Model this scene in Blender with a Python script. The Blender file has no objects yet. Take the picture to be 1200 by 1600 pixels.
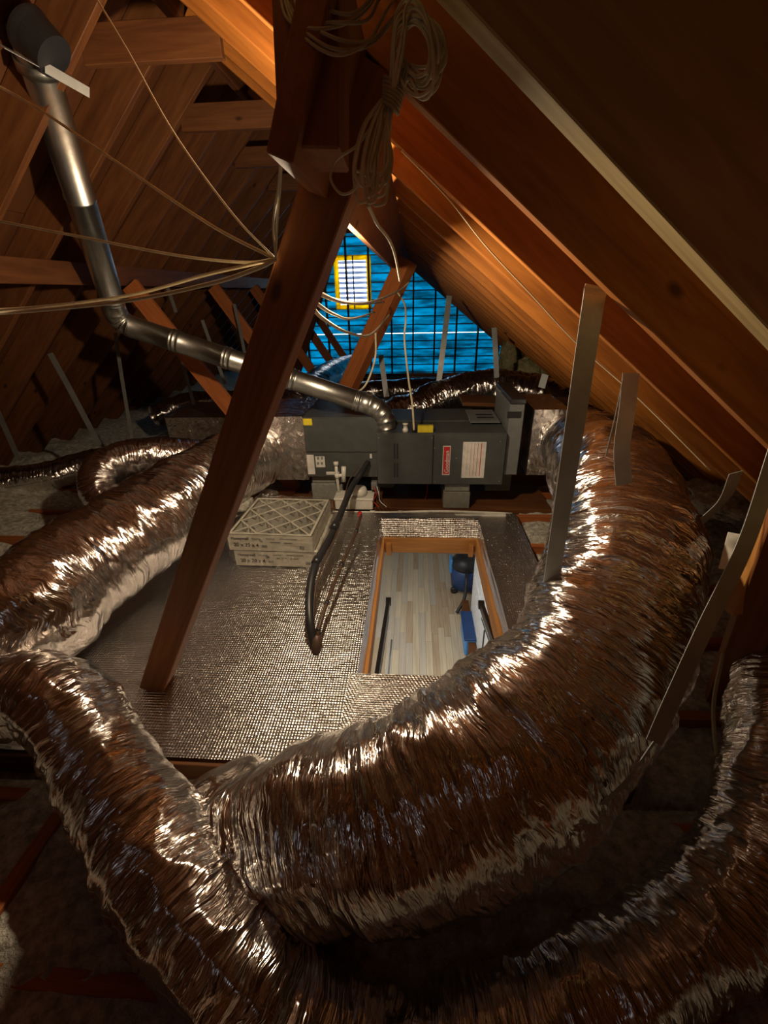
import bpy, math, random
import numpy as np
from mathutils import Vector, Matrix, Quaternion
random.seed(7)
R = math.radians
V = Vector
C = bpy.context.scene.collection
S = bpy.context.scene

# ------------------------------------------------------------------ camera
F, EYE = 690.0, 1.42                       # focal length in pixels of a 1200x1600 frame, eye height over the platform
ay = np.array([49/F, 345/F, 1.0]); ay /= np.linalg.norm(ay)
az = np.array([-.02, .8944, -.447]); az -= ay*az.dot(ay); az /= np.linalg.norm(az)
ax = np.cross(az, ay)
AX = np.stack([ax, ay, az])                # rows: world axes seen from the camera (right, up, forward)
cam = bpy.data.cameras.new('camera')
cam.sensor_fit = 'HORIZONTAL'; cam.sensor_width = 36.0; cam.lens = F/1200*36.0
cam.clip_start = .02; cam.clip_end = 100
camo = bpy.data.objects.new('camera', cam); C.objects.link(camo); S.camera = camo
m = Matrix.Identity(4)
for i in range(3):
    m[i][0] = AX[i][0]; m[i][1] = AX[i][1]; m[i][2] = -AX[i][2]
m[2][3] = EYE
camo.matrix_world = m

# ------------------------------------------------------------------ view, sky, lamps
S.view_settings.view_transform = 'Standard'; S.view_settings.look = 'None'
S.view_settings.exposure = 0.0; S.view_settings.gamma = 1.0; S.view_settings.use_curve_mapping = False
w = bpy.data.worlds.new('sky'); S.world = w; w.use_nodes = True
wn = w.node_tree.nodes; wl = w.node_tree.links
wn['Background'].inputs[0].default_value = (.80, .90, 1.0, 1); wn['Background'].inputs[1].default_value = 5.0
BULB = (-.33, 1.60, 1.58)
def lamp(name, kind, loc, energy, color, **k):
    l = bpy.data.lights.new(name, kind); l.energy = energy; l.color = color
    for a, b in k.items(): setattr(l, a, b)
    o = bpy.data.objects.new(name, l); o.location = loc; C.objects.link(o); return o
lamp('bulb_light', 'POINT', BULB, 76, (1.0, .80, .54), shadow_soft_size=.03)
lamp('added_fill', 'AREA', (-1.05, -1.22, 1.75), .35, (.80, .90, 1.0), shape='RECTANGLE', size=.5, size_y=.5).rotation_euler = (R(90), 0, 0)  # added dim cool fill behind the camera; the front wall has no opening
lamp('room_light', 'AREA', (-.5, 3.0, -.32), 42, (1.0, .95, .86), shape='RECTANGLE', size=1.6, size_y=3.0)

# ------------------------------------------------------------------ helpers
def at(px, py, X=None, Y=None, Z=None, d=None):
    """measure: the point in the attic seen at a pixel of the photograph, on the plane X, Y or Z or at depth d"""
    c = np.array([(px-600)/F, (800-py)/F, 1.0]); r = AX @ c
    t = d if d is not None else X/r[0] if X is not None else Y/r[1] if Y is not None else (Z-EYE)/r[2]
    return V((r[0]*t, r[1]*t, r[2]*t+EYE))
def props(o, label=None, cat=None, group=None, kind=None):
    if label: o['label'] = label
    if cat: o['category'] = cat
    if group: o['group'] = group
    if kind: o['kind'] = kind
    return o
def par(o, p):
    if p is not None:
        o.parent = p
        q = p; M = Matrix.Identity(4); chain = []
        while q is not None: chain.append(q); q = q.parent
        for q in reversed(chain): M = M @ q.matrix_parent_inverse @ q.matrix_basis
        o.matrix_parent_inverse = M.inverted()
    return o
def empty(name, loc, label=None, cat=None, group=None, kind=None):
    o = bpy.data.objects.new(name, None); o.empty_display_size = .1; o.location = loc; C.objects.link(o)
    return props(o, label, cat, group, kind)
def mesh_obj(name, vs, fs, mat, parent=None, smooth=False, uv=None, mw=None):
    me = bpy.data.meshes.new(name); me.from_pydata([tuple(v) for v in vs], [], fs)
    if mat: me.materials.append(mat)
    if smooth: me.shade_smooth()
    if uv is not None:
        l = me.uv_layers.new(name='UVMap'); idx = np.zeros(len(me.loops), dtype=np.int32); me.loops.foreach_get('vertex_index', idx)
        l.data.foreach_set('uv', np.asarray(uv, dtype=np.float32)[idx].ravel())
    me.update()
    o = bpy.data.objects.new(name, me); C.objects.link(o)
    if mw is not None: o.matrix_world = mw
    return par(o, parent)
def inst(name, me, mw, parent=None):
    o = bpy.data.objects.new(name, me); C.objects.link(o); o.matrix_basis = mw
    return par(o, parent)
class MB:
    def __init__(s): s.v = []; s.f = []
    def add(s, vs, fs):
        n = len(s.v); s.v += [V(v) for v in vs]; s.f += [tuple(i+n for i in f) for f in fs]; return s
    def box(s, a, b, M=None, bev=0.0):
        a = V(a); b = V(b); c = (a+b)/2; h = (b-a)/2; h = V((abs(h.x), abs(h.y), abs(h.z)))
        bev = min(bev, h.x*.45, h.y*.45, h.z*.45)
        vs = []; fs = []
        if bev <= 0:
            vs = [c+V((h.x*i, h.y*j, h.z*k)) for i in (-1, 1) for j in (-1, 1) for k in (-1, 1)]
            fs = [(0,1,3,2),(4,6,7,5),(0,4,5,1),(2,3,7,6),(0,2,6,4),(1,5,7,3)]
        else:
            sg = [(i, j, k) for i in (-1, 1) for j in (-1, 1) for k in (-1, 1)]; ix = {}
            for g in sg:
                for q in range(3):
                    p = [h[e]*g[e] - (0 if e == q else bev*g[e]) for e in range(3)]
                    ix[(g, q)] = len(vs); vs.append(c+V(p))
            def face(l):
                n = (vs[l[1]]-vs[l[0]]).cross(vs[l[2]]-vs[l[0]]); ctr = sum((vs[i] for i in l), V())/len(l)
                fs.append(tuple(l) if n.dot(ctr-c) > 0 else tuple(reversed(l)))
            for q in range(3):
                e, f = [x for x in range(3) if x != q]
                for sq in (-1, 1):
                    l = []
                    for (se, sf) in ((-1,-1),(1,-1),(1,1),(-1,1)):
                        g = [0,0,0]; g[q] = sq; g[e] = se; g[f] = sf; l.append(ix[(tuple(g), q)])
                    face(l)
                for se in (-1, 1):
                    for sf in (-1, 1):
                        g1 = [0,0,0]; g1[e] = se; g1[f] = sf; g2 = list(g1); g1[q] = -1; g2[q] = 1; g1 = tuple(g1); g2 = tuple(g2)
                        face([ix[(g1, e)], ix[(g1, f)], ix[(g2, f)], ix[(g2, e)]])
            for g in sg: face([ix[(g, 0)], ix[(g, 1)], ix[(g, 2)]])
        if M is not None: vs = [M @ v for v in vs]
        return s.add(vs, fs)
    def tube(s, pts, r, n=8, cap=True):
        pts = [V(p) for p in pts]; N = len(pts)
        rr = r if hasattr(r, '__len__') else [r]*N
        T = [(pts[min(i+1, N-1)]-pts[max(i-1, 0)]).normalized() for i in range(N)]
        u = T[0].orthogonal().normalized(); vs = []
        for i in range(N):
            u = (u-T[i]*u.dot(T[i])).normalized(); b = T[i].cross(u)
            for k in range(n):
                a = 2*math.pi*k/n; vs.append(pts[i]+(u*math.cos(a)+b*math.sin(a))*rr[i])
        fs = [(i*n+k, i*n+(k+1) % n, (i+1)*n+(k+1) % n, (i+1)*n+k) for i in range(N-1) for k in range(n)]
        if cap: fs += [tuple(reversed(range(n))), tuple(range((N-1)*n, N*n))]
        return s.add(vs, fs)
    def lathe(s, prof, M=None, n=24):
        vs = []; 
        for (r_, z) in prof:
            for k in range(n):
                a = 2*math.pi*k/n; vs.append(V((r_*math.cos(a), r_*math.sin(a), z)))
        fs = [(i*n+k, i*n+(k+1) % n, (i+1)*n+(k+1) % n, (i+1)*n+k) for i in range(len(prof)-1) for k in range(n)]
        fs += [tuple(reversed(range(n))), tuple(range((len(prof)-1)*n, len(prof)*n))]
        if M is not None: vs = [M @ v for v in vs]
        return s.add(vs, fs)
    def ribbon(s, pts, side, wid, th=.0008):
        """flat strap along pts, its width along side"""
        pts = [V(p) for p in pts]; N = len(pts); vs = []
        sd = side if isinstance(side, list) else [side]*N
        for i in range(N):
            t = (pts[min(i+1, N-1)]-pts[max(i-1, 0)]).normalized(); d = V(sd[i]); d = (d-t*d.dot(t)).normalized(); n = t.cross(d)
            for (a, b) in ((-1,-1),(1,-1),(1,1),(-1,1)): vs.append(pts[i]+d*a*wid/2+n*b*th)
        fs = [(i*4+k, i*4+(k+1) % 4, i*4+4+(k+1) % 4, i*4+4+k) for i in range(N-1) for k in range(4)]
        fs += [(3,2,1,0), (N*4-4, N*4-3, N*4-2, N*4-1)]
        return s.add(vs, fs)
    def build(s, name, mat, parent=None, smooth=False):
        return mesh_obj(name, s.v, s.f, mat, parent, smooth)
def cr(pts, n=10):
    """Catmull-Rom curve through pts"""
    P = [V(p) for p in pts]; P = [P[0]*2-P[1]] + P + [P[-1]*2-P[-2]]; out = []
    for i in range(1, len(P)-2):
        for k in range(n):
            t = k/n; a, b, c, d = P[i-1], P[i], P[i+1], P[i+2]
            out.append(.5*((2*b)+(c-a)*t+(2*a-5*b+4*c-d)*t*t+(3*b-a-3*c+d)*t**3))
    out.append(P[-2]); return out
def frame_mw(a, b, up):
    a = V(a); b = V(b); x = (b-a).normalized(); z = V(up); z = (z-x*z.dot(x)).normalized(); y = z.cross(x)
    M = Matrix((x, y, z)).transposed().to_4x4(); M.translation = a; return M
_tm = {}
def timber(name, a, b, wy, hz, mat, parent=None, up=(0,0,1), bev=.002, z0=None):
    """a board from a to b; wy across, hz along 'up' (from z0 to z0+hz, else centred)"""
    L = (V(b)-V(a)).length; z0 = -hz/2 if z0 is None else z0
    key = (round(L, 4), wy, hz, mat.name, round(z0, 4), bev, name)
    if key not in _tm:
        mb = MB().box((0, -wy/2, z0), (L, wy/2, z0+hz), bev=bev)
        me = bpy.data.meshes.new(name); me.from_pydata([tuple(v) for v in mb.v], [], mb.f); me.materials.append(mat); _tm[key] = me
    return inst(name, _tm[key], frame_mw(a, b, up), parent)

# ------------------------------------------------------------------ materials
def mat(name): 
    m_ = bpy.data.materials.new(name); m_.use_nodes = True; return m_, m_.node_tree.nodes, m_.node_tree.links, m_.node_tree.nodes['Principled BSDF']
def nz(n, l, vec, scale, detail=3, rough=.5, dist=0.0):
    t = n.new('ShaderNodeTexNoise'); t.inputs['Scale'].default_value = scale; t.inputs['Detail'].default_value = detail
    t.inputs['Roughness'].default_value = rough; t.inputs['Distortion'].default_value = dist
    if vec is not None: l.new(vec, t.inputs['Vector'])
    return t.outputs['Fac']
def mp(n, l, vec, sc, loc=None):
    t = n.new('ShaderNodeMapping'); t.inputs['Scale'].default_value = sc; l.new(vec, t.inputs['Vector'])
    if loc is not None: l.new(loc, t.inputs['Location'])
    return t.outputs['Vector']
def ramp(n, l, fac, stops):
    t = n.new('ShaderNodeValToRGB'); e = t.color_ramp.elements
    e[0].position, e[0].color = stops[0][0], (*stops[0][1], 1); e[1].position, e[1].color = stops[-1][0], (*stops[-1][1], 1)
    for p, c in stops[1:-1]: x = e.new(p); x.color = (*c, 1)
    l.new(fac, t.inputs['Fac']); return t.outputs['Color']
def mth(n, l, op, a, b=None, c=None):
    t = n.new('ShaderNodeMath'); t.operation = op
    for i, x in enumerate((a, b, c)):
        if x is None: continue
        if isinstance(x, (int, float)): t.inputs[i].default_value = x
        else: l.new(x, t.inputs[i])
    return t.outputs[0]
def bump(n, l, h, strength, dist, b, prev=None):
    t = n.new('ShaderNodeBump'); t.inputs['Strength'].default_value = strength; t.inputs['Distance'].default_value = dist
    l.new(h, t.inputs['Height'])
    if prev is not None: l.new(prev, t.inputs['Normal'])
    if b is not None: l.new(t.outputs[0], b.inputs['Normal'])
    return t.outputs[0]
def plain(name, col, rough=.5, metal=0.0, bs=0.0, bsc=60):
    m_, n, l, b = mat(name)
    tc = n.new('ShaderNodeTexCoord').outputs['Object']
    f = nz(n, l, tc, bsc*.3, 4, .6)
    c = ramp(n, l, f, [(.3, tuple(x*.82 for x in col)), (.7, tuple(min(1, x*1.12) for x in col))]); l.new(c, b.inputs['Base Color'])
    b.inputs['Roughness'].default_value = rough; b.inputs['Metallic'].default_value = metal
    if bs: bump(n, l, nz(n, l, tc, bsc, 4), bs, .004, b)
    return m_
def wood(name, dark, lite, rough=.6, knots=True, gs=1.0):
    m_, n, l, b = mat(name)
    tc = n.new('ShaderNodeTexCoord').outputs['Object']; oi = n.new('ShaderNodeObjectInfo').outputs['Random']
    off = n.new('ShaderNodeCombineXYZ'); l.new(mth(n, l, 'MULTIPLY', oi, 37.0), off.inputs[0]); l.new(mth(n, l, 'MULTIPLY', oi, 11.0), off.inputs[1])
    v = mp(n, l, tc, (1.2*gs, 22*gs, 14*gs), off.outputs[0])
    g = nz(n, l, v, 2.2, 6, .62, .6)
    v2 = mp(n, l, tc, (.6, 2.5, 2.5), off.outputs[0]); big = nz(n, l, v2, 1.7, 3)
    f = mth(n, l, 'ADD', mth(n, l, 'MULTIPLY', g, .7), mth(n, l, 'MULTIPLY', big, .3))
    col = ramp(n, l, f, [(.34, dark), (.5, tuple((a+c)/2 for a, c in zip(dark, lite))), (.66, lite)])
    if knots:
        vo = n.new('ShaderNodeTexVoronoi'); vo.inputs['Scale'].default_value = 1.0; l.new(mp(n, l, tc, (3.4, 7, 7), off.outputs[0]), vo.inputs['Vector'])
        k = n.new('ShaderNodeMapRange'); k.inputs['From Min'].default_value = .045; k.inputs['From Max'].default_value = .10; l.new(vo.outputs['Distance'], k.inputs['Value'])
        mx = n.new('ShaderNodeMix'); mx.data_type = 'RGBA'; l.new(k.outputs[0], mx.inputs['Factor']); mx.inputs[6].default_value = (*[x*.45 for x in dark], 1); l.new(col, mx.inputs[7]); col = mx.outputs[2]
    l.new(col, b.inputs['Base Color']); b.inputs['Roughness'].default_value = rough
    b.inputs['Specular IOR Level'].default_value = .3
    bump(n, l, g, .25, .003, b); return m_
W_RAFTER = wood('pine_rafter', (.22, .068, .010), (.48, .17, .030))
W_PALE_LIT = wood('pale_lit_rafter', (.33, .23, .09), (.56, .41, .19))  # nearest right rafter: brightness of its bulb-lit underside put into paler wood
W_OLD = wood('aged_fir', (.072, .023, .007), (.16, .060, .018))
W_POST = wood('brown_post', (.17, .058, .018), (.30, .11, .035), gs=.8)
W_DECK = wood('plywood_deck', (.07, .024, .009), (.13, .048, .017), knots=False, gs=.5)
W_JOIST = wood('red_joist', (.24, .065, .016), (.43, .14, .04))
W_HATCH = wood('orange_pine', (.42, .17, .04), (.68, .33, .10))
def foil(name, su=58, sv=7, rough=.13, bd=.009, tint=(.80, .77, .75)):
    """crinkled foil jacket: fine creases across the duct (UV in metres)"""
    m_, n, l, b = mat(name)
    uv = n.new('ShaderNodeTexCoord').outputs['UV']
    warp = n.new('ShaderNodeTexNoise'); warp.inputs['Scale'].default_value = 7; l.new(uv, warp.inputs['Vector'])
    mx = n.new('ShaderNodeMix'); mx.data_type = 'VECTOR'; mx.inputs[0].default_value = .05; l.new(uv, mx.inputs[4]); l.new(warp.outputs['Color'], mx.inputs[5])
    vo = n.new('ShaderNodeTexVoronoi'); vo.inputs['Scale'].default_value = 1; l.new(mp(n, l, mx.outputs[1], (su, sv, 1)), vo.inputs['Vector'])
    n1 = nz(n, l, mp(n, l, mx.outputs[1], (su*1.3, sv*1.2, 1)), 1.0, 3, .6, .5)
    h = mth(n, l, 'ADD', vo.outputs['Distance'], mth(n, l, 'MULTIPLY', n1, 1.3))
    p = bump(n, l, h, .85, bd, None)
    n2 = nz(n, l, mp(n, l, uv, (su*3.2, sv*4.0, 1)), 1.0, 2)
    bump(n, l, n2, .35, bd*.3, b, p)
    b.inputs['Base Color'].default_value = (*tint, 1); b.inputs['Metallic'].default_value = 1.0
    d = nz(n, l, uv, 9, 3); rr = n.new('ShaderNodeMapRange'); rr.inputs['To Min'].default_value = rough*.8; rr.inputs['To Max'].default_value = rough*1.7
    l.new(d, rr.inputs['Value']); l.new(rr.outputs[0], b.inputs['Roughness']); return m_
FOIL = foil('duct_foil'); FOIL_BOX = foil('box_foil', 22, 20, .2, .008)
def bubble(name, nx, ny, diag=0.0):
    """foil faced bubble sheet: rows of small cells (object coordinates, metres)"""
    m_, n, l, b = mat(name)
    tc = n.new('ShaderNodeTexCoord').outputs['Object']; sp = n.new('ShaderNodeSeparateXYZ'); l.new(tc, sp.inputs[0])
    wv = nz(n, l, tc, 3.0, 3)
    y_ = mth(n, l, 'ADD', sp.outputs[1], mth(n, l, 'MULTIPLY', wv, .012))
    x_ = mth(n, l, 'ADD', sp.outputs[0], mth(n, l, 'MULTIPLY', y_, diag))
    sx = mth(n, l, 'SINE', mth(n, l, 'MULTIPLY', x_, nx)); sy = mth(n, l, 'SINE', mth(n, l, 'MULTIPLY', y_, ny))
    h = mth(n, l, 'ADD', mth(n, l, 'MULTIPLY', sx, .35), mth(n, l, 'MULTIPLY', sy, .65))
    p = bump(n, l, h, .85, .0015, None)
    big = nz(n, l, mp(n, l, tc, (5, 45, 6)), 1.6, 4, .6, .4)
    p = bump(n, l, big, .42, .008, None, p)
    fine = nz(n, l, mp(n, l, tc, (40, 110, 40)), 1, 2); bump(n, l, fine, .45, .004, b, p)
    b.inputs['Base Color'].default_value = (.58, .55, .53, 1); b.inputs['Metallic'].default_value = 1.0; b.inputs['Roughness'].default_value = .27
    return m_
BUB = bubble('bubble_foil', 2*math.pi/.011, 2*math.pi/.012); BUB2 = bubble('woven_foil', 2*math.pi/.014, 2*math.pi/.010, .6)
GALV = plain('galvanised_steel', (.50, .51, .48), .36, 1.0, .15, 30)
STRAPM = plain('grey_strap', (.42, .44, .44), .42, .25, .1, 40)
STRAP_DIM = plain('dim_strap', (.17, .17, .165), .5, .1, .1, 40)  # darker copy of the grey strap: dimness at the left put into the colour
CAB = plain('furnace_grey_paint', (.060, .064, .062), .45, .0, .05, 50)
CAB2 = plain('mid_grey_paint', (.16, .165, .165), .45)
BLACK = plain('black_rubber', (.018, .018, .02), .42); BLACKP = plain('black_paint', (.02, .02, .022), .35)
WHITEP = plain('white_plastic', (.62, .60, .54), .4); PVC = plain('pvc_white', (.68, .66, .60), .35)
PAPER = plain('label_paper', (.62, .60, .56), .6); YEL = plain('yellow_label', (.75, .60, .03), .5); RED = plain('red_label', (.55, .025, .03), .4)
PINK = plain('pink_print', (.55, .17, .15), .6); INK = plain('black_ink', (.03, .03, .03), .6); GREYI = plain('grey_ink', (.2, .2, .2), .6)
CONC = plain('concrete', (.23, .23, .20), .9, 0, .4, 120)
COPPER = plain('copper_brown', (.085, .045, .028), .5, .2)
CARD = plain('filter_card', (.66, .62, .52), .75); MEDIA = plain('filter_media', (.52, .50, .44), .9)
CABLE = plain('beige_cable', (.62, .54, .38), .5); CABLED = plain('dusty_cable', (.40, .33, .22), .6)
DRYWALL = plain('drywall_paper', (.34, .31, .27), .9); WALLP = plain('white_wall_paint', (.80, .82, .84), .6)
BLUE = plain('blue_plastic', (.02, .06, .19), .4); LBLUE = plain('bright_blue', (.08, .32, .75), .4)
DARKPAN = plain('drain_pan', (.02, .025, .05), .3)
YFRAME = None
def fluff(name, a, b_):
    m_, n, l, b = mat(name); tc = n.new('ShaderNodeTexCoord').outputs['Object']
    f = nz(n, l, tc, 30, 6, .7); l.new(ramp(n, l, f, [(.35, a), (.62, b_)]), b.inputs['Base Color']); b.inputs['Roughness'].default_value = 1.0
    b.inputs['Specular IOR Level'].default_value = .05
    bump(n, l, nz(n, l, tc, 45, 5, .7), .9, .03, b); return m_
INSUL = fluff('blown_fibre', (.30, .28, .23), (.74, .70, .61)); YINS = fluff('yellow_fibre', (.30, .25, .12), (.50, .44, .24))
def translucent(name, col, tcol, noise=True):
    m_, n, l, b = mat(name); t = n.new('ShaderNodeBsdfTranslucent'); mx = n.new('ShaderNodeMixShader'); mx.inputs[0].default_value = .75
    b.inputs['Base Color'].default_value = (*col, 1); b.inputs['Roughness'].default_value = .6
    tc = n.new('ShaderNodeTexCoord').outputs['Object']; f = nz(n, l, mp(n, l, tc, (.8, 1, 4.5)), 1.8, 5, .7)
    l.new(ramp(n, l, f, [(.34, tuple(x*.28 for x in tcol)), (.6, tcol)]), t.inputs[0])
    l.new(b.outputs[0], mx.inputs[1]); l.new(t.outputs[0], mx.inputs[2]); l.new(mx.outputs[0], n['Material Output'].inputs[0]); return m_
SIDING = translucent('blue_sheathing', (.01, .12, .2), (.003, .36, .50))
YFRAME = translucent('yellow_frame', (.8, .45, .03), (1.0, .74, .03))
LOUV = translucent('louvre_white', (.7, .75, .85), (.45, .52, .70))
def clear(name):
    m_, n, l, b = mat(name); tr = n.new('ShaderNodeBsdfTransparent'); g = n.new('ShaderNodeBsdfGlossy'); mx = n.new('ShaderNodeMixShader')
    g.inputs['Roughness'].default_value = .12; tc = n.new('ShaderNodeTexCoord').outputs['Object']
    tr.inputs[0].default_value = (.95, .95, .94, 1)
    t = n.new('ShaderNodeBump'); t.inputs['Strength'].default_value = 1; t.inputs['Distance'].default_value = .02
    l.new(nz(n, l, mp(n, l, tc, (30, 9, 9)), 1.2, 4, .6, 1.0), t.inputs['Height']); l.new(t.outputs[0], g.inputs['Normal'])
    mx.inputs[0].default_value = .26; l.new(tr.outputs[0], mx.inputs[1]); l.new(g.outputs[0], mx.inputs[2]); l.new(mx.outputs[0], n['Material Output'].inputs[0]); return m_
WRAP = clear('clear_wrap')

# ------------------------------------------------------------------ roof: decks, rafters, ridge, collar ties
RX, RZ = -1.05, 2.535                        # ridge line (rafter undersides meet here)
KR, KL = .78, .95                            # slopes right and left
zr = lambda x: RZ-KR*(x-RX)
zl = lambda x: RZ+KL*(x-RX)
Y0, YG = -1.3, 9.1
XR, XL = 2.75, -4.15
RD = .175                                    # rafter depth
nR = V((KR, 0, 1)).normalized(); nL = V((-KL, 0, 1)).normalized()
def deck(name, xa, za, xb, zb, n, label):
    o = V((0, 0, 0)); vs = []
    a = V((xa, 0, za))+n*(RD+.002); b = V((xb, 0, zb))+n*(RD+.002)
    L = (b-a).length
    root = empty(name, (xa, Y0, za), kind='structure')
    return root, a, b
ceilR, a, b = deck('ceiling', RX, RZ, XR, zr(XR), nR, '')
def deck_panels(root, a, b, n, nm):
    # plywood sheets 1.22 wide laid across the rafters, staggered, small gaps
    L = (b-a).length; d = (b-a)/L; rows = int(L/1.22)+1
    for r in range(rows):
        s0 = r*1.22; s1 = min(L+.05, s0+1.215); y = Y0-(r % 2)*1.22
        while y < YG+.1:
            ya = max(y, Y0); yb = min(y+2.435, YG+.1)
            if yb-ya > .05:
                timber('roof_panel', a+d*s0+V((0, (ya+yb)/2, 0)), a+d*s1+V((0, (ya+yb)/2, 0)), round(yb-ya, 3), .014, W_DECK, root, up=n, bev=0, z0=0)
            y += 2.44
    # felt over the sheets keeps the daylight out of the joints
    mesh_obj('roof_felt', [a+n*.016+V((0, Y0, 0))-d*.3, a+n*.016+V((0, YG+.1, 0))-d*.3, b+n*.016+V((0, YG+.1, 0))+d*.2, b+n*.016+V((0, Y0, 0))+d*.2], [(0,1,2,3)], BLACK, root)
deck_panels(ceilR, a, b, nR, 'r')
ceilL, a2, b2 = deck('ceiling', RX, RZ, XL, zl(XL), nL, '')
deck_panels(ceilL, a2, b2, nL, 'l')
ks = [k for k in range(-4, 21)]
for k in ks:
    y = .62+.41*k+(.035 if k == 0 else 0)
    timber('rafter', (RX+.02, y, RZ-.016), (XR, y, zr(XR)), .046 if k == 0 else .038, RD, W_PALE_LIT if k == 0 else W_RAFTER, ceilR, up=nR, z0=0)
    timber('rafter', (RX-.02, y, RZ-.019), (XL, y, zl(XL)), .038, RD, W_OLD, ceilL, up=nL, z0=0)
timber('ridge_board', (RX, Y0, RZ+.08), (RX, YG, RZ+.08), .038, .26, W_OLD, ceilR)
for k in range(4, 20, 2):
    y = .62+.41*k+.042
    timber('collar_tie', (-1.32, y, 2.31), (-.76, y, 2.31), .038, .12, W_OLD, ceilL)

# ------------------------------------------------------------------ gable wall, vent window, front wall
gable = empty('wall_back', (RX, YG, 0), kind='structure')
def roof_at(x): return (zr(x)+RD*math.hypot(1, KR)*1.0) if x > RX else (zl(x)+RD*math.hypot(1, KL))
WX0, WX1, WZ0, WZ1 = -1.47, -.82, 1.147, 2.013
hb = .145; z = -.45
GAPZ = .68
i = 0
while z < 2.75:
    z1 = z+hb-(.012 if abs(z-(-.45+hb*7)) < .01 else -.001)
    segs = [(-4.3, 2.9)]
    if z < WZ1 and z+hb > WZ0: segs = [(-4.3, WX0), (WX1, 2.9)]
    for (s0, s1) in segs:
        # clip to the roof line
        zt = z
        xr = min(s1, (RZ-z)/KR+RX+.30); xl = max(s0, RX-(RZ-z)/KL-.27)
        if xr-xl > .05:
            mesh_obj('siding_board', MB().box((xl, YG-.004, z), (xr, YG+.008, z1)).v, MB().box((0,0,0),(1,1,1)).f, SIDING, gable)
    z += hb
mb = MB(); z = -.45+hb
while z < 2.6:
    xr = (RZ-z)/KR+RX; xl = RX-(RZ-z)/KL
    if abs(z-(-.45+hb*8)) > .02:
        for (s0, s1) in ([(xl, WX0), (WX1, xr)] if WZ0 < z < WZ1 else [(xl, xr)]):
            mb.box((s0, YG-.012, z-.008), (s1, YG-.005, z+.010))
    z += hb
props(mb.build('lap_joint', BLACK, gable), 'dark lapped joints between the boards')
x = RX-.203-.406*7
while x < 2.6:
    zt = (zr(x) if x > RX else zl(x))+.1
    if zt > -.2: timber('stud', (x, YG-.055, -.3), (x, YG-.055, zt), .089, .03, W_DECK, gable, up=(1, 0, 0))
    x += .406
timber('plate', (-4.3, YG-.055, -.28), (2.9, YG-.055, -.28), .09, .04, W_DECK, gable)
win = empty('window_1', ((WX0+WX1)/2, YG, WZ0), kind='structure')
for (p, q) in (((WX0, WZ0+.03), (WX1, WZ0+.03)), ((WX0, WZ1-.03), (WX1, WZ1-.03)), ((WX0+.03, WZ0), (WX0+.03, WZ1)), ((WX1-.03, WZ0), (WX1-.03, WZ1))):
    hor = p[1] == q[1]
    timber('window_frame', (p[0], YG-.022, p[1]), (q[0], YG-.022, q[1]), .012, .085, YFRAME, win, up=(0, 0, 1) if hor else (1, 0, 0))
ns = 9
for i in range(ns):
    zz = WZ0+.06+(WZ1-WZ0-.12)*(i+.5)/ns
    timber('slat', (WX0+.06, YG+.01, zz), (WX1-.06, YG+.01, zz), .07, .008, LOUV, win, up=(0, -.62, .78))
timber('mullion', (RX-.08, YG-.04, WZ0), (RX-.08, YG-.04, WZ1), .03, .02, BLACK, win, up=(1, 0, 0))
fw = mesh_obj('wall_front', MB().box((-4.6, Y0-.05, -.6), (3.2, Y0, 3.2)).v, MB().box((0,0,0),(1,1,1)).f, W_DECK); props(fw, kind='structure')
for sx, nm in ((XL+.02, 'wall_left'), (XR-.02, 'wall_right')):
    q = mesh_obj(nm, MB().box((sx-.02, Y0, -.7), (sx+.02, YG+.1, (.1 if sx > 0 else .1))).v, MB().box((0,0,0),(1,1,1)).f, W_DECK); props(q, kind='structure')

# ------------------------------------------------------------------ attic floor: drywall, joists, blown insulation
HX0, HX1, HY0, HY1 = -.19, .42, 1.30, 2.60
ZC = -.19
floor = empty('floor', (0, 4, ZC), kind='structure')
for (xa, xb, ya, yb) in ((-4.3, HX0-.02, Y0, YG+.1), (HX1+.02, 2.9, Y0, YG+.1), (HX0-.02, HX1+.02, Y0, HY0-.02), (HX0-.02, HX1+.02, HY1+.02, YG+.1)):
    mesh_obj('drywall_sheet', MB().box((xa, ya, ZC-.014), (xb, yb, ZC)).v, MB().box((0,0,0),(1,1,1)).f, DRYWALL, floor)
JY = [2.85-.41*k for k in range(10, -16, -1)]
for y in JY:
    segs = [(-4.1, 2.65)] if not (HY0-.05 < y < HY1+.05) else [(-4.1, HX0-.03), (HX1+.03, 2.65)]
    for s in segs: timber('joist', (s[0], y, -.10), (s[1], y, -.10), .042, .16, W_JOIST, floor)
def vn(x, y, seed, py=None):
    rng = np.random.RandomState(seed); n = 257; T = rng.rand(n, n)
    xi = np.floor(x).astype(int); yi = np.floor(y).astype(int); fx = x-xi; fy = y-yi
    fx = fx*fx*(3-2*fx); fy = fy*fy*(3-2*fy)
    y1 = yi+1
    if py: yi = yi % py; y1 = y1 % py
    a = T[xi % n, yi % n]; b_ = T[(xi+1) % n, yi % n]; c = T[xi % n, y1 % n]; d = T[(xi+1) % n, y1 % n]
    return (a*(1-fx)+b_*fx)*(1-fy)+(c*(1-fx)+d*fx)*fy
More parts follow.
